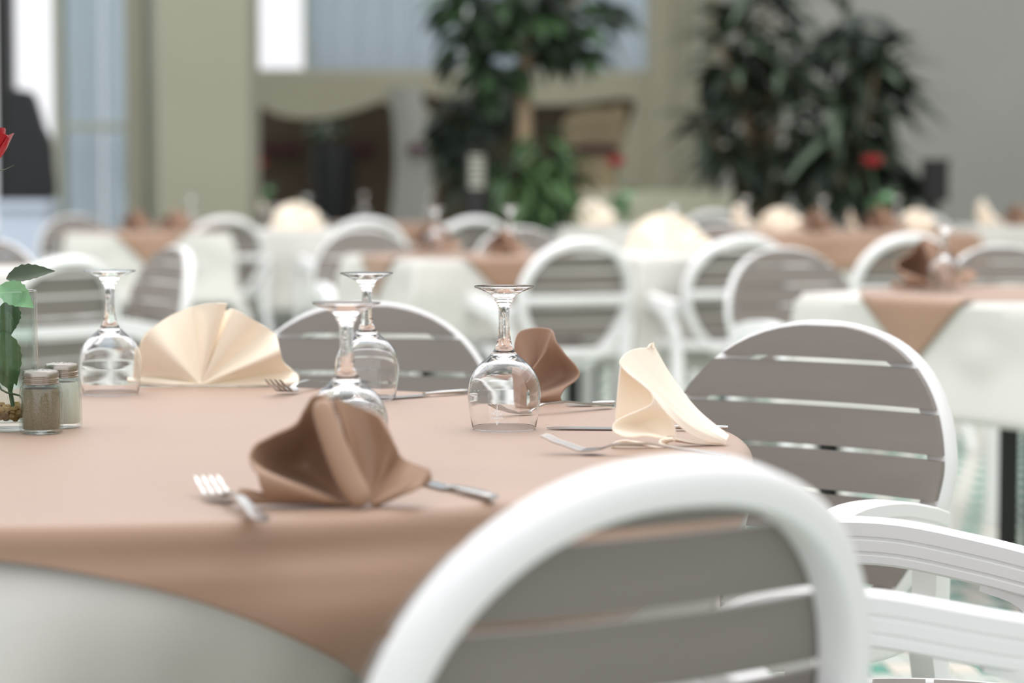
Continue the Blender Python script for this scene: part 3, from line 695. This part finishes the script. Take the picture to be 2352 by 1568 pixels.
def glass(px, py, label, h=.7505, group='upturned stemmed glasses', rim=True, etched=False):
    global gl_first
    if gl_first: o = g0; gl_first = False
    else: o = bpy.data.objects.new('wine_glass', gd); COL.objects.link(o)
    p = W(px, py, h); o.location = (p.x, p.y, h); tag(o, label, 'glass', group)
    if etched: c = crest(o); c.rotation_euler = (0, 0, math.radians(-11)-math.atan2(p.x, p.y)*0)
    return o
glass(1158, 984, 'upturned stemmed glass with an etched crest, rightmost on the front table', etched=True)
glass(843, 916, 'upturned stemmed glass farthest back on the front table, partly behind another', )
glass(797, 1068, 'upturned stemmed glass whose bowl is hidden by the nearest brown napkin')
glass(254, 904, 'upturned stemmed glass left of the gold napkin and behind the shakers')

# ------------------------------------------------------------------ cutlery
def cutlery(kind, tip, end, label, lift=0.0, flip=1, zo=0.0, L=.205, tiprise=.017):
    A = W(tip[0], tip[1], .751); B = W(end[0], end[1], .751); d = (B-A); ln = d.length; d.normalize()
    ang = math.atan2(d.y, d.x)
    if L is None: L = ln
    root = empty(kind, (B.x-d.x*L, B.y-d.y*L, .7518+zo), ang)
    def zprof(x):
        pts = [(0, tiprise), (.02, tiprise*.55), (.045, .002), (.06, .003), (.085, .010), (.12, .011), (.16, .006), (.205, .0012)]
        for (a, za), (b, zb) in zip(pts, pts[1:]):
            if x <= b/.205*L or b == .205:
                u = (x-a/.205*L)/((b-a)/.205*L); u = max(0, min(1, u)); u = u*u*(3-2*u)*.5+u*.5; return za+(zb-za)*u
    if kind == 'fork':
        def strip(xs, yc, hw, th): 
            up = [[Vector((x, yc(x)-hw(x), zprof(x)+th)), Vector((x, yc(x), zprof(x)+th*1.25)), Vector((x, yc(x)+hw(x), zprof(x)+th))] for x in xs]
            dn = [[Vector((x, yc(x)-hw(x), zprof(x))), Vector((x, yc(x), zprof(x))), Vector((x, yc(x)+hw(x), zprof(x)))] for x in xs]
            return up, dn
        def hw(x):
            t = x/L
            if t < .33: return .0135*math.sqrt(max(0, 1-((t-.235)/.10)**2))+.002 if t > .235 else .0135
            return .0034 + .004*sm((t-.45)/.5) - (.0035*sm((t-.97)/.03))
        mb = MB(); up, dn = strip([L*(.225+.775*i/40) for i in range(41)], lambda x: 0, hw, .0021); mb.shell(up, dn)
        mb.build('handle', M['steel'], root)
        for k in range(4):
            y = (k-1.5)*.0076; mb = MB()
            up, dn = strip([L*.24*i/12 for i in range(13)], lambda x, y=y: y*(1-.06*(1-x/(L*.24))), lambda x: .0019*(.55+.45*min(1, x/.01)), .0018); mb.shell(up, dn)
            mb.build('tine', M['steel'], root)
    else:
        mb = MB(); A_, B_ = [], []
        for i in range(25):
            x = L*.55*i/24; w2 = .009*min(1, (x/.02)**.5)+.0005; A_.append([Vector((x, -w2, .0008)), Vector((x, w2, .0012))]); B_.append([Vector((x, -w2, 0)), Vector((x, w2, -.0004))])
        mb.shell(A_, B_).build('blade', M['steel'], root)
        path = [Vector((L*(.53+.47*i/16), 0, .0030)) for i in range(17)]
        MB().sweep(path, (0, 0, 1), rrect(.0048, .013, .0022), scale=[.55+.45*sm(i/8) if i < 15 else (.92 if i == 15 else .7) for i in range(17)]).build('handle', M['steel'], root)
    tag(root, label, kind, 'cutlery on the front table'); return root
cutlery('fork', (402, 1092), (606, 1203), 'fork with white highlights on its tines, left of the nearest brown napkin', tiprise=.014, L=.236)
cutlery('knife', (860, 1080), (1135, 1150), 'knife whose handle sticks out right of the nearest brown napkin', L=.21)
cutlery('fork', (1232, 1038), (1672, 1052), 'fork lying in front of the pale cream napkin, tines to the left')
cutlery('knife', (1232, 984), (1672, 988), 'knife passing behind the pale cream napkin towards the rightmost upturned glass', L=.215)
cutlery('fork', (1235, 950), (1405, 936), 'fork at the foot of the matt brown napkin behind the rightmost upturned glass')
cutlery('knife', (1300, 932), (1412, 930), 'knife behind the matt brown napkin, far edge of the table', L=None)
cutlery('fork', (648, 906), (760, 884), 'fork with four dark tines pointing at us by the right end of the gold napkin', tiprise=.021)
cutlery('knife', (915, 914), (1072, 903), 'knife at the far edge of the front table right of the farthest upturned glass', L=.16)

# ------------------------------------------------------------------ shakers
def shaker(px, py, fill, name, label):
    p = W(px, py, .7505); root = empty(name, (p.x, p.y, .7505))
    def oct8(a, z): return 1.0 + (.035*math.cos(8*a) if z < .05 else 0)
    o_ = [(.0165,0),(.0193,.0015),(.0196,.006),(.0192,.045),(.0185,.0505),(.0160,.0545),(.0150,.058)]
    i_ = [(.0146,.058),(.0146,.055),(.0165,.050),(.0174,.045),(.0176,.006),(.0165,.0045),(.0005,.004)]
    MB().lathe(o_+i_, 48, flute=oct8, cap=True).build('jar', M['jarglass'], root)
    MB().lathe([(.0005,.0048),(.0160,.0050),(.0168,.007),(.0165,.044),(.0155,.0485),(.0005,.0490)], 32).build(fill, M[fill], root)
    lid = MB().lathe([(.0158,.0535),(.0168,.0540),(.0168,.0555),(.0158,.0563),(.0158,.0575),(.0169,.0583),(.0169,.0597),(.0160,.0605),(.0160,.0615),(.0168,.0622),(.0168,.0655),(.0155,.0678),(.009,.0690),(.0005,.0692)], 40).build('lid', M['lid'], root)
    hb = MB()
    for k in range(6): hb.lathe([(.0009,.0687),(.0009,.0693)], 8, c=(.006*math.cos(k*pi/3), .006*math.sin(k*pi/3), 0))
    hb.build('hole', M['black'], lid)
    root.scale = (1.27, 1.27, 1.08); tag(root, label, 'shaker'); return root
shaker(95, 994, 'pepper', 'pepper_shaker', 'glass pepper shaker with ridged metal lid, in front of the salt shaker')
shaker(143, 980, 'salt', 'salt_shaker', 'glass salt shaker with metal lid, partly behind the pepper shaker').scale = (1.2, 1.2, 1.12)

# ------------------------------------------------------------------ vase with a rose
def leaf_mesh(L, Wd, fold=.25, bend=.3, serr=0.0, n=14):
    A = []
    for i in range(n+1):
        t = i/n; w2 = Wd/2*math.sin(pi*min(1, t**.75))*(1+serr*(i % 2)); w2 = max(w2, .0004 if Wd < .1 else .001); x = L*t; z = -bend*L*t*t
        A.append([Vector((x, -w2, z+fold*w2)), Vector((x, 0, z)), Vector((x, w2, z+fold*w2))])
    return MB().shell(A, [[v - Vector((0, 0, max(.0006, Wd*.008))) for v in r] for r in A])
vp = W(-6, 984, .7505); vase = empty('glass_vase', (vp.x, vp.y, .7505))
VR, VH = .0485, .165
MB().lathe([(VR-.004,0),(VR-.001,.002),(VR,.006),(VR,VH-.001),(VR-.001,VH),(VR-.0025,VH-.001),(VR-.0025,.012),(VR-.005,.010),(.0005,.010)], 64).build('vase_body', M['jarglass'], vase)
tag(vase, 'clear straight glass vase holding the rose at the left edge of the front table', 'vase')
mb = MB(); random.seed(3)
for k in range(150):
    a = random.random()*2*pi; r = (VR-.008)*math.sqrt(random.random()); z = .0125+random.random()*.014; s_ = .003+.0025*random.random()
    mb.lathe([(s_*.5,-s_*.7),(s_,-s_*.1),(s_*.6,s_*.6)], 6, c=(vp.x+r*math.cos(a), vp.y+r*math.sin(a), .7505+z+s_*.2))
tag(mb.build('pebbles', M['pebble'], kind='stuff'), 'ochre pebbles in the bottom of the glass vase', 'pebbles')
rose = empty('red_rose', (vp.x, vp.y, .78))
zr = P(0, 345, vp.y)  .z
def tube(mb, pts, r, n=8):
    mb.sweep([Vector(p) for p in pts], (.3, -1, .1), [(r*math.cos(2*pi*k/n), r*math.sin(2*pi*k/n)) for k in range(n)])
loc = lambda x, y, z: (x, y, z-.78)
pt = cat([loc(.022,-.010,.772), loc(.012,-.004,.82), loc(-.004,0,.89), loc(-.010,0,.97), loc(-.012,0,zr-.022)], 24)
mb = MB(); tube(mb, pt, .0026); mb.build('stem', M['stem'], rose)
mb = MB(); tube(mb, cat([loc(-.004,0,.84), loc(.006,-.012,.80), loc(.030,-.010,.79), loc(.030,-.004,.775)], 12), .0012); mb.build('stem', M['stem'], rose)
def petal_head(parent, cz, R0, mt):
    rnd = random.Random(5)
    for ring_i, (n, r, h, op) in enumerate(((3, .35, .95, 0), (4, .58, 1.05, .06), (5, .82, 1.0, .18), (5, 1.0, .9, .34))):
        for k in range(n):
            a0 = 2*pi*(k+.37*ring_i)/n; A = []; wd = 2*pi/n*.62
            for i in range(9):
                t = i/8; row = []
                for j in range(9):
                    u = j/4-1; rr = R0*r*(math.sin(min(1, t*1.25)*pi/2)**.6)*(1+op*t*t*1.2)*(1-.10*(1-u*u)*0); a = a0+u*wd*(.55+.6*math.sin(pi*min(.8, t)))
                    row.append(Vector((rr*math.cos(a), rr*math.sin(a), cz-R0*1.1+R0*2.1*h*t*(1-.14*u*u*u*u) - op*R0*.35*max(0, t-.8)*5)))
                A.append(row)
            MB().shell(A, [[v*1 + Vector((-.0008*math.cos(a0), -.0008*math.sin(a0), -.0004)) for v in r_] for r_ in A]).build('petal', mt, parent)
petal_head(rose, zr-.78+.004, .024, M['petal'])
for c in rose.children:
    if c.name.startswith('petal'): c.location = (-.010, 0, 0)
for k in range(5):
    o = leaf_mesh(.03, .008, bend=-.6).build('sepal', M['stem'], rose); o.location = (-.011, 0, zr-.78-.024); o.rotation_euler = (0, math.radians(20), k*2*pi/5+.3)
def rl(px0, py0, px1, py1, z, L, Wd, mt, roll=0, bend=.15, dz=0, lab=None):
    a = P(px0, py0, z); b = P(px1, py1, z+dz); d = (b-a); L = d.length; o = leaf_mesh(L, Wd, .3, bend, .12).build('leaf', mt, rose)
    d.normalize(); up = Vector((0, -math.sin(roll), math.cos(roll))); y = up.cross(d).normalized(); zz = d.cross(y)
    o.matrix_world = Matrix.Translation(a - Vector((vp.x, vp.y, .78))) @ Matrix((d, y, zz)).transposed().to_4x4()
    if lab: o['label'] = lab
zc = vp.y + .0
rl(14, 640, 122, 613, zc-.01, 0, .026, M['leaf_dark'], roll=.75, bend=.12, lab='dark leaf reaching over the vase rim')
rl(0, 655, 78, 705, zc-.022, 0, .030, M['leaf_pale'], roll=1.0, bend=.05, dz=-.004, lab='pale leaf pressed against the inside of the glass')
rl(-4, 705, 8, 790, zc-.02, 0, .030, M['leaf'], roll=1.2); rl(6, 760, 36, 885, zc-.02, 0, .030, M['leaf'], roll=1.2)
rl(-6, 800, 26, 900, zc-.01, 0, .03, M['leaf'], roll=1.2); rl(-30, 690, -60, 800, zc-.01, 0, .03, M['leaf'], roll=1.2)
rl(20, 690, 22, 770, zc+.012, 0, .028, M['leaf'], roll=1.3)
tag(rose, 'long-stemmed red rose standing in the vase at the left edge', 'rose')

# ------------------------------------------------------------------ things on the background tables
def put(src, px, py, name, label, cat_, group, sc_=1.0, rz=0, mt=None, h=.7515):
    o = src.copy()
    if mt: o.data = src.data.copy(); o.data.materials[0] = mt
    COL.objects.link(o); o.name = name; c = TB[px[0]]; Y = c.y+py; o.location = ((px[1]-1176)/F*Y, Y, h); o.scale = (sc_,)*3; o.rotation_euler = (0, 0, rz)
    for k in ('label', 'category', 'group'):
        if k in o: del o[k]
    tag(o, label, cat_, group); return o
GB, GC = 'brown napkins in the background', 'cream napkins in the background'
NR = M['napkin_rust']; NC = M['napkin_cream']
tagn = [
 (nap_brown, ('T1', 1005), .12, 'brown napkin left on the table left of centre, beside a glass', GB, 1.1, .2, NR),
 (nap_brown, ('T1', 1166), -.1, 'rounded brown napkin just left of the full oval chair back', GB, .95, .5, NR),
 (nap_brown, ('T2', 318), .1, 'brown napkin on the far left table, left one of two', GB, 1.0, .3, NR),
 (nap_brown, ('T2', 410), .0, 'brown napkin on the far left table, right one of two', GB, 1.1, -.3, NR),
 (nap_brown, ('T5', 2150), .15, 'brown napkin behind a glass on the white table at the right edge', GB, 1.3, .1, NR),
 (nap_gold, ('T4', 1530), .0, 'large cream napkin on the table between two oval chair backs', GC, 1.25, 0, NC),
 (nap_gold, ('T4', 1590), -.14, 'low cream napkin in front of the large one between two oval chair backs', GC, .7, .4, NC),
 (nap_gold, ('T3', 682), -.05, 'cream napkin with rounded top on the table behind the gold napkin', GC, 1.2, 0, NC),
 (nap_gold, ('T8', 1362), -.05, 'cream napkin in the middle distance right of the green fern', GC, 1.2, .4, NC),
 (nap_gold, ('T9', 572), -.1, 'small cream napkin farthest left beside the beige column', GC, 1.2, .3, NC),
 (nap_cream, ('T6', 1708), .1, 'upright cream napkin at the left end of the far brown table', GC, 1.2, .2, NC),
 (nap_gold, ('T6', 1795), .0, 'cream fan napkin second from the left on the far brown table', GC, 1.0, .3, NC),
 (nap_cream, ('T6', 1962), .0, 'narrow cream napkin in the middle of the far brown table', GC, .95, 1.2, NC),
 (nap_cream, ('T7', 2268), -.1, 'tall cream napkin on the far table at the right edge', GC, 1.3, .3, NC),
 (nap_gold, ('T6', 2105), .2, 'cream napkin behind the farther white chair arch on the right', GC, .9, .2, NC),
 (nap_brown, ('T6', 1880), -.4, 'brown napkin on the near edge of the far brown table', GB, 1.2, .8, NR),
 (nap_brown, ('T6', 2030), .1, 'brown napkin on the far brown table below the far red rose', GB, 1.2, .2, NR),
 (nap_brown, ('T7', 2342), -.2, 'brown napkin cut by the right edge behind the right-hand chairs', GB, 1.2, .4, NR),
]
for src, px, py, lab, gr, s_, rz, mt in tagn: put(src, px, py, 'napkin', lab, 'napkin', gr, s_, rz, mt)
for px, dy, lab in [
 (('T1', 1000), -.08, 'blurred upturned glass in front of the brown napkin left of centre'),
 (('T10', 985), .0, 'blurred upturned glass above the brown napkin left of centre, farther back'),
 (('T5', 2170), .02, 'blurred upturned glass in front of the brown napkin on the right-edge table'),
 (('T1', 1172), .15, 'blurred upturned glass behind the rounded brown napkin'),
 (('T3', 705), .15, 'blurred upturned glass by the cream napkin behind the gold napkin'),
 (('T10', 836), .0, 'blurred upturned glass above the white chair arch left of centre'),
 (('T9', 546), .0, 'blurred upturned glass by the beige column, right one of two'),
 (('T2', 440), .25, 'blurred upturned glass in front of the beige column, left one of two'),
 (('T4', 1546), .22, 'blurred upturned glass behind the large cream napkin between oval chair backs'),
 (('T6', 1712), -.15, 'blurred upturned glass at the left end of the far brown table'),
 (('T6', 1890), .0, 'blurred upturned glass in the middle of the far brown table'),
 (('T6', 2060), .15, 'blurred upturned glass at the right of the far brown table'),
 (('T8', 1320), .12, 'blurred upturned glass by the cream napkin right of the fern')]:
    c = TB[px[0]]; g_ = bpy.data.objects.new('wine_glass', gd2); COL.objects.link(g_); g_.location = ((px[1]-1176)/F*(c.y+dy), c.y+dy, .7515)
    tag(g_, lab, 'glass', 'blurred upturned glasses in the background')
for px, dy, lab in ((('T9', 602), .1, 'far red rose against the dark wall opening on the left'), (('T8', 1422), .05, 'far red rose at the right end of the dark wall openings'), (('T6', 2012), .3, 'far red rose before the dark green shrubs on the right')):
    c = TB[px[0]]; Y = c.y+dy; X = (px[1]-1176)/F*Y; v = copy_tree(vase); v.location = (X, Y, .7515)
    tag(v, 'glass vase of the ' + lab, 'vase', 'vases on far tables')
    r_ = copy_tree(rose); r_.location = (X, Y, .782); r_.scale = (1.8, 1.8, 1.06); tag(r_, lab, 'rose', 'far red roses')

# ------------------------------------------------------------------ plants, lamps, dark chair
lm = {}
def leafdata(key, L, Wd, mt, **k):
    o = leaf_mesh(L, Wd, n=6, **k).build('leaf', mt); lm[key] = o.data; bpy.data.objects.remove(o)
def leaf(parent, key, loc, d, roll=0):
    o = bpy.data.objects.new('leaf', lm[key]); COL.objects.link(o); o.parent = parent
    d = Vector(d).normalized(); up = Vector((0, 0, 1)); y = up.cross(d)
    if y.length < .05: y = Vector((1, 0, 0))
    y.normalize(); zz = d.cross(y); o.matrix_local = Matrix.Translation(loc) @ Matrix((d, y, zz)).transposed().to_4x4() @ Matrix.Rotation(roll, 4, 'X'); return o
leafdata('tree_d', .22, .12, M['leafm'], bend=.35); leafdata('tree_b', .2, .12, M['leafd'], bend=.35)
leafdata('tree_g', .14, .07, M['leafg'], bend=.35); leafdata('fern', .22, .06, M['leafb'], bend=.5); leafdata('fern2', .2, .06, M['leafm'], bend=.5)
leafdata('drac', .42, .075, M['leafg'], bend=.45); leafdata('drac2', .40, .085, M['leafd'], bend=.45); leafdata('bushd', .30, .17, M['leafd'], bend=.3)
rnd = random.Random(11)
def pot(parent, r, h, m=None):
    MB().lathe([(r*.75,0),(r*.95,h*.9),(r,h*.92),(r,h),(r*.9,h),(r*.86,h*.88)], 28, cap=True).build('pot', m or M['planter'], parent)
    MB().lathe([(.001,h*.85),(r*.88,h*.86)], 20).build('soil', M['soil'], parent)
def rdir(up=.2):
    a = rnd.random()*2*pi; return Vector((math.cos(a), math.sin(a), rnd.uniform(-.5, .8)+up))
# tree with pale trunk
YT = 15.5
x, z = XZ(1205, 130, YT); tr = empty('potted_tree', (x, YT, 0))
tag(tr, 'indoor tree with a straight pale trunk and dense green crown in front of the window', 'tree'); pot(tr, .26, .42)
mb = MB(); tube(mb, cat([(0,0,.36),(.01,0,.9),(0,0,1.5),(.02,0,2.1),(.01,0,2.6)], 20), .045, 10); mb.build('trunk', M['bark'], tr)
for a, b in (((0,0,1.75),(-.35,.1,2.2)), ((.01,0,1.8),(.4,-.1,2.15)), ((.01,0,2.0),(-.1,-.2,2.6)), ((.01,0,1.75),(-.25,-.05,1.95))):
    mb = MB(); tube(mb, cat([a, ((a[0]+b[0])/2, (a[1]+b[1])/2, (a[2]+b[2])/2-.03), b], 8), .016, 8); mb.build('branch', M['bark'], tr)
def blob(parent, cs, n, keys, W_=1):
    for i in range(n):
        cx, cy, cz_, r1, r2 = cs[rnd.randrange(len(cs))]
        d = Vector((rnd.gauss(0, 1), rnd.gauss(0, 1), rnd.gauss(0, 1))).normalized(); q = rnd.random()**.4
        leaf(parent, keys[rnd.randrange(len(keys))], (cx+d.x*r1*q, cy+d.y*r1*.7*q, cz_+d.z*r2*q), (d.x+rnd.uniform(-.5,.5), d.y+rnd.uniform(-.5,.5), d.z*.4-.25+rnd.uniform(-.3,.3)), rnd.uniform(-.6,.6))
def C(px, py, rx, ry, Y, ox, dy=0): X, Z = XZ(px, py, Y); k = F/Y; return (X-ox, dy, Z, rx/k, ry/k)
blob(tr, [C(1120,60,85,80,YT,x), C(1110,120,75,60,YT,x), C(1270,60,100,70,YT,x), C(1200,20,120,50,YT,x), C(1330,40,90,60,YT,x,.1), C(1080,20,60,60,YT,x), C(1140,170,40,35,YT,x), C(1180,-40,150,60,YT,x), C(1300,110,60,30,YT,x)], 290, ['tree_d', 'tree_b', 'tree_b'])
# hanging dark climber under the crown
x2, _ = XZ(1090, 300, 16.3); cl = empty('climbing_plant', (x2, 16.3, 0)); pot(cl, .2, .35)
tag(cl, 'slim dark green plant left of the pale tree trunk, before the brown wall opening', 'plant')
mb = MB(); tube(mb, cat([(0,0,.3),(.02,0,.8),(-.02,0,1.2),(.05,0,1.6)], 14), .014, 8); mb.build('stem', M['bark'], cl)
blob(cl, [C(1100,250,45,55,16.3,x2), C(1040,300,28,40,16.3,x2), C(1130,240,35,50,16.3,x2), C(1070,380,30,60,16.3,x2), C(1120,400,30,40,16.3,x2)], 120, ['tree_b'])
# fern
x3, z3 = XZ(1225, 400, 14.9); fe = empty('green_fern', (x3, 14.9, 0)); pot(fe, .22, .5)
tag(fe, 'bright green bushy plant at the foot of the pale tree trunk', 'plant')
mb = MB(); tube(mb, cat([(0,0,.44),(.01,0,.7),(0,0,1.0)], 8), .012, 8); mb.build('stem', M['stem'], fe)
blob(fe, [C(1180,410,45,45,14.9,x3), C(1250,350,40,60,14.9,x3), C(1230,440,70,50,14.9,x3), C(1250,480,50,35,14.9,x3), C(1285,410,35,50,14.9,x3)], 170, ['fern', 'fern', 'fern2'])
# two dracaena-like shrubs
def rosette(parent, X, Y_, Z, n, keys):
    for k in range(n):
        a = 2*pi*k/n+rnd.random()*.5; e = rnd.uniform(-.3, .9); leaf(parent, keys[rnd.randrange(len(keys))], (X, Y_, Z), (math.cos(a), math.sin(a)*.8, e))
def shrub(px, Y, lab, ros, blobs, nb):
    X, _ = XZ(px, 300, Y); r_ = empty('leafy_shrub', (X, Y, 0)); tag(r_, lab, 'shrub'); pot(r_, .28, .45)
    for i, (a, b, n) in enumerate(ros):
        rx, rz_ = XZ(a, b, Y); rx -= X; yy = rnd.uniform(-.25, .15)
        mb = MB(); tube(mb, cat([(0,0,.4),(rx*.3, yy*.4, .4+(rz_-.4)*.5),(rx, yy, rz_)], 10), .016, 8); mb.build('stem', M['bark'], r_)
        rosette(r_, rx, yy, rz_, n, ['drac', 'drac2'] if i % 2 else ['drac', 'drac2', 'drac2'])
    blob(r_, [C(*b, Y, X) for b in blobs], nb, ['bushd', 'drac2'])
shrub(1760, 16.6, 'tall dark shrub with long narrow leaves, left one of two by the grey wall',
      [(1700,40,14),(1790,30,14),(1690,160,15),(1800,140,15),(1730,240,15),(1620,290,10),(1840,240,14),(1700,340,12),(1780,340,12),(1750,-30,14),(1650,100,12)],
      [(1740,120,100,110),(1750,260,110,100),(1700,350,70,60),(1800,360,60,60)], 125)
shrub(1960, 16.0, 'dark shrub with a starburst of pale narrow leaves, right one of two by grey wall',
      [(1915,230,18),(2000,170,13),(1985,260,14),(1900,330,12),(1960,120,12),(1940,400,10),(2040,250,6)],
      [(1980,150,70,60),(1985,250,75,80),(1940,350,75,80),(1960,420,80,50),(2040,420,45,40),(1950,60,45,50)], 150)
# lamps
def bollard(px, py0, py1, Y, wpx, name, lab, louvre=True):
    X, z1 = XZ(px, py0, Y); r_ = empty(name, (X, Y, 0)); w2 = wpx/2/(F/Y); _, zl = XZ(px, py1, Y)
    if louvre:
        MB().lathe([(w2,0),(w2,zl),(w2*.95,zl+.01)], 24).build('post', M['black'], r_)
        MB().lathe([(w2*.7,zl+.01),(w2*.7,z1-.03)], 20).build('diffuser', M['lampglass'], r_)
        n = 7
        for k in range(n):
            z = zl+.02+(z1-.05-zl)*k/(n-1); MB().lathe([(w2*.5,z-.006),(w2*.8,z-.008),(w2*.8,z),(w2*.5,z+.006)], 24).build('louvre', M['black'], r_)
        for k in range(2):
            a = k*pi; MB().box((w2*.86*math.cos(a), w2*.86*math.sin(a), (zl+z1)/2), (.022,.022,z1-zl-.02)).build('bar', M['black'], r_)
        MB().lathe([(w2,z1-.035),(w2,z1-.005),(w2*.5,z1)], 24).build('cap', M['black'], r_)
    else:
        MB().box((0,0,(zl)/2), (w2*.5, w2*.5, zl)).build('post', M['black'], r_)
        o = MB().box((0,0,(zl+z1)/2), (w2*2, w2*2, z1-zl)).build('lamp_housing', M['black'], r_)
        MB().box((0,0,z1+.008), (w2*2.2, w2*2.2, .016)).build('cap', M['black'], r_)
    tag(r_, lab, 'lamp')
bollard(1095, 338, 440, 14.5, 54, 'bollard_lamp', 'black round bollard lamp with pale louvred head left of the green fern')
bollard(2148, 372, 462, 15.5, 54, 'box_lamp', 'plain black box-shaped lamp on a post before the grey wall on the right', False)
# high dark chair by the left window
Y = 16.0; X, _ = XZ(70, 300, Y); dk = empty('high_back_chair', (X, Y, 0))
out = [(26,212),(50,206),(72,214),(86,250),(98,290),(112,320),(118,380),(116,460),(20,460),(18,300)]
oo = pane('backrest', [(a-X, b) for a, b in (XZ(p_, q_, Y) for p_, q_ in cat(out, 40, True))], .12, M['dark'], y=0, parent=dk)
MB().box((0,-.25,.62), (.34,.5,.12)).build('seat', M['dark'], dk); MB().lathe([(.04,.05),(.04,.56)], 16).build('pedestal', M['black'], dk); MB().lathe([(.24,0),(.22,.03),(.05,.06)], 24).build('base', M['black'], dk)
tag(dk, 'tall dark curved chair back in front of the bright left window', 'chair')
# dark pot with greyish leaves in the left opening
Y = 20.5; X, _ = XZ(765, 300, Y); dp = empty('dark_planter', (X, Y, 0)); zt_ = XZ(765, 330, Y)[1]
MB().lathe([(.10,0),(.13,zt_*.5),(.17,zt_*.9),(.14,zt_),(.10,zt_)], 24).build('pot', M['dark'], dp)
blob(dp, [C(755,298,24,24,Y,X)], 26, ['tree_g'])
tag(dp, 'tall black planter with greyish leaves inside the left dark wall opening', 'planter')
# pale sideboard under the left window
Y = 15.0; x0 = XZ(-20, 480, Y)[0]; x1 = XZ(108, 480, Y)[0]; zt_ = XZ(0, 462, Y)[1]
sb = empty('low_cabinet', ((x0+x1)/2, Y+.25, 0)); MB().box((0,0,zt_-.02), (x1-x0, .5, .04)).build('top', M['cabinet'], sb); MB().box((0,.01,(zt_-.04)/2), (x1-x0-.04, .44, zt_-.04)).build('body', M['cabinet'], sb)
tag(sb, 'pale blue-white cabinet at the left edge below the dark chair back', 'cabinet')
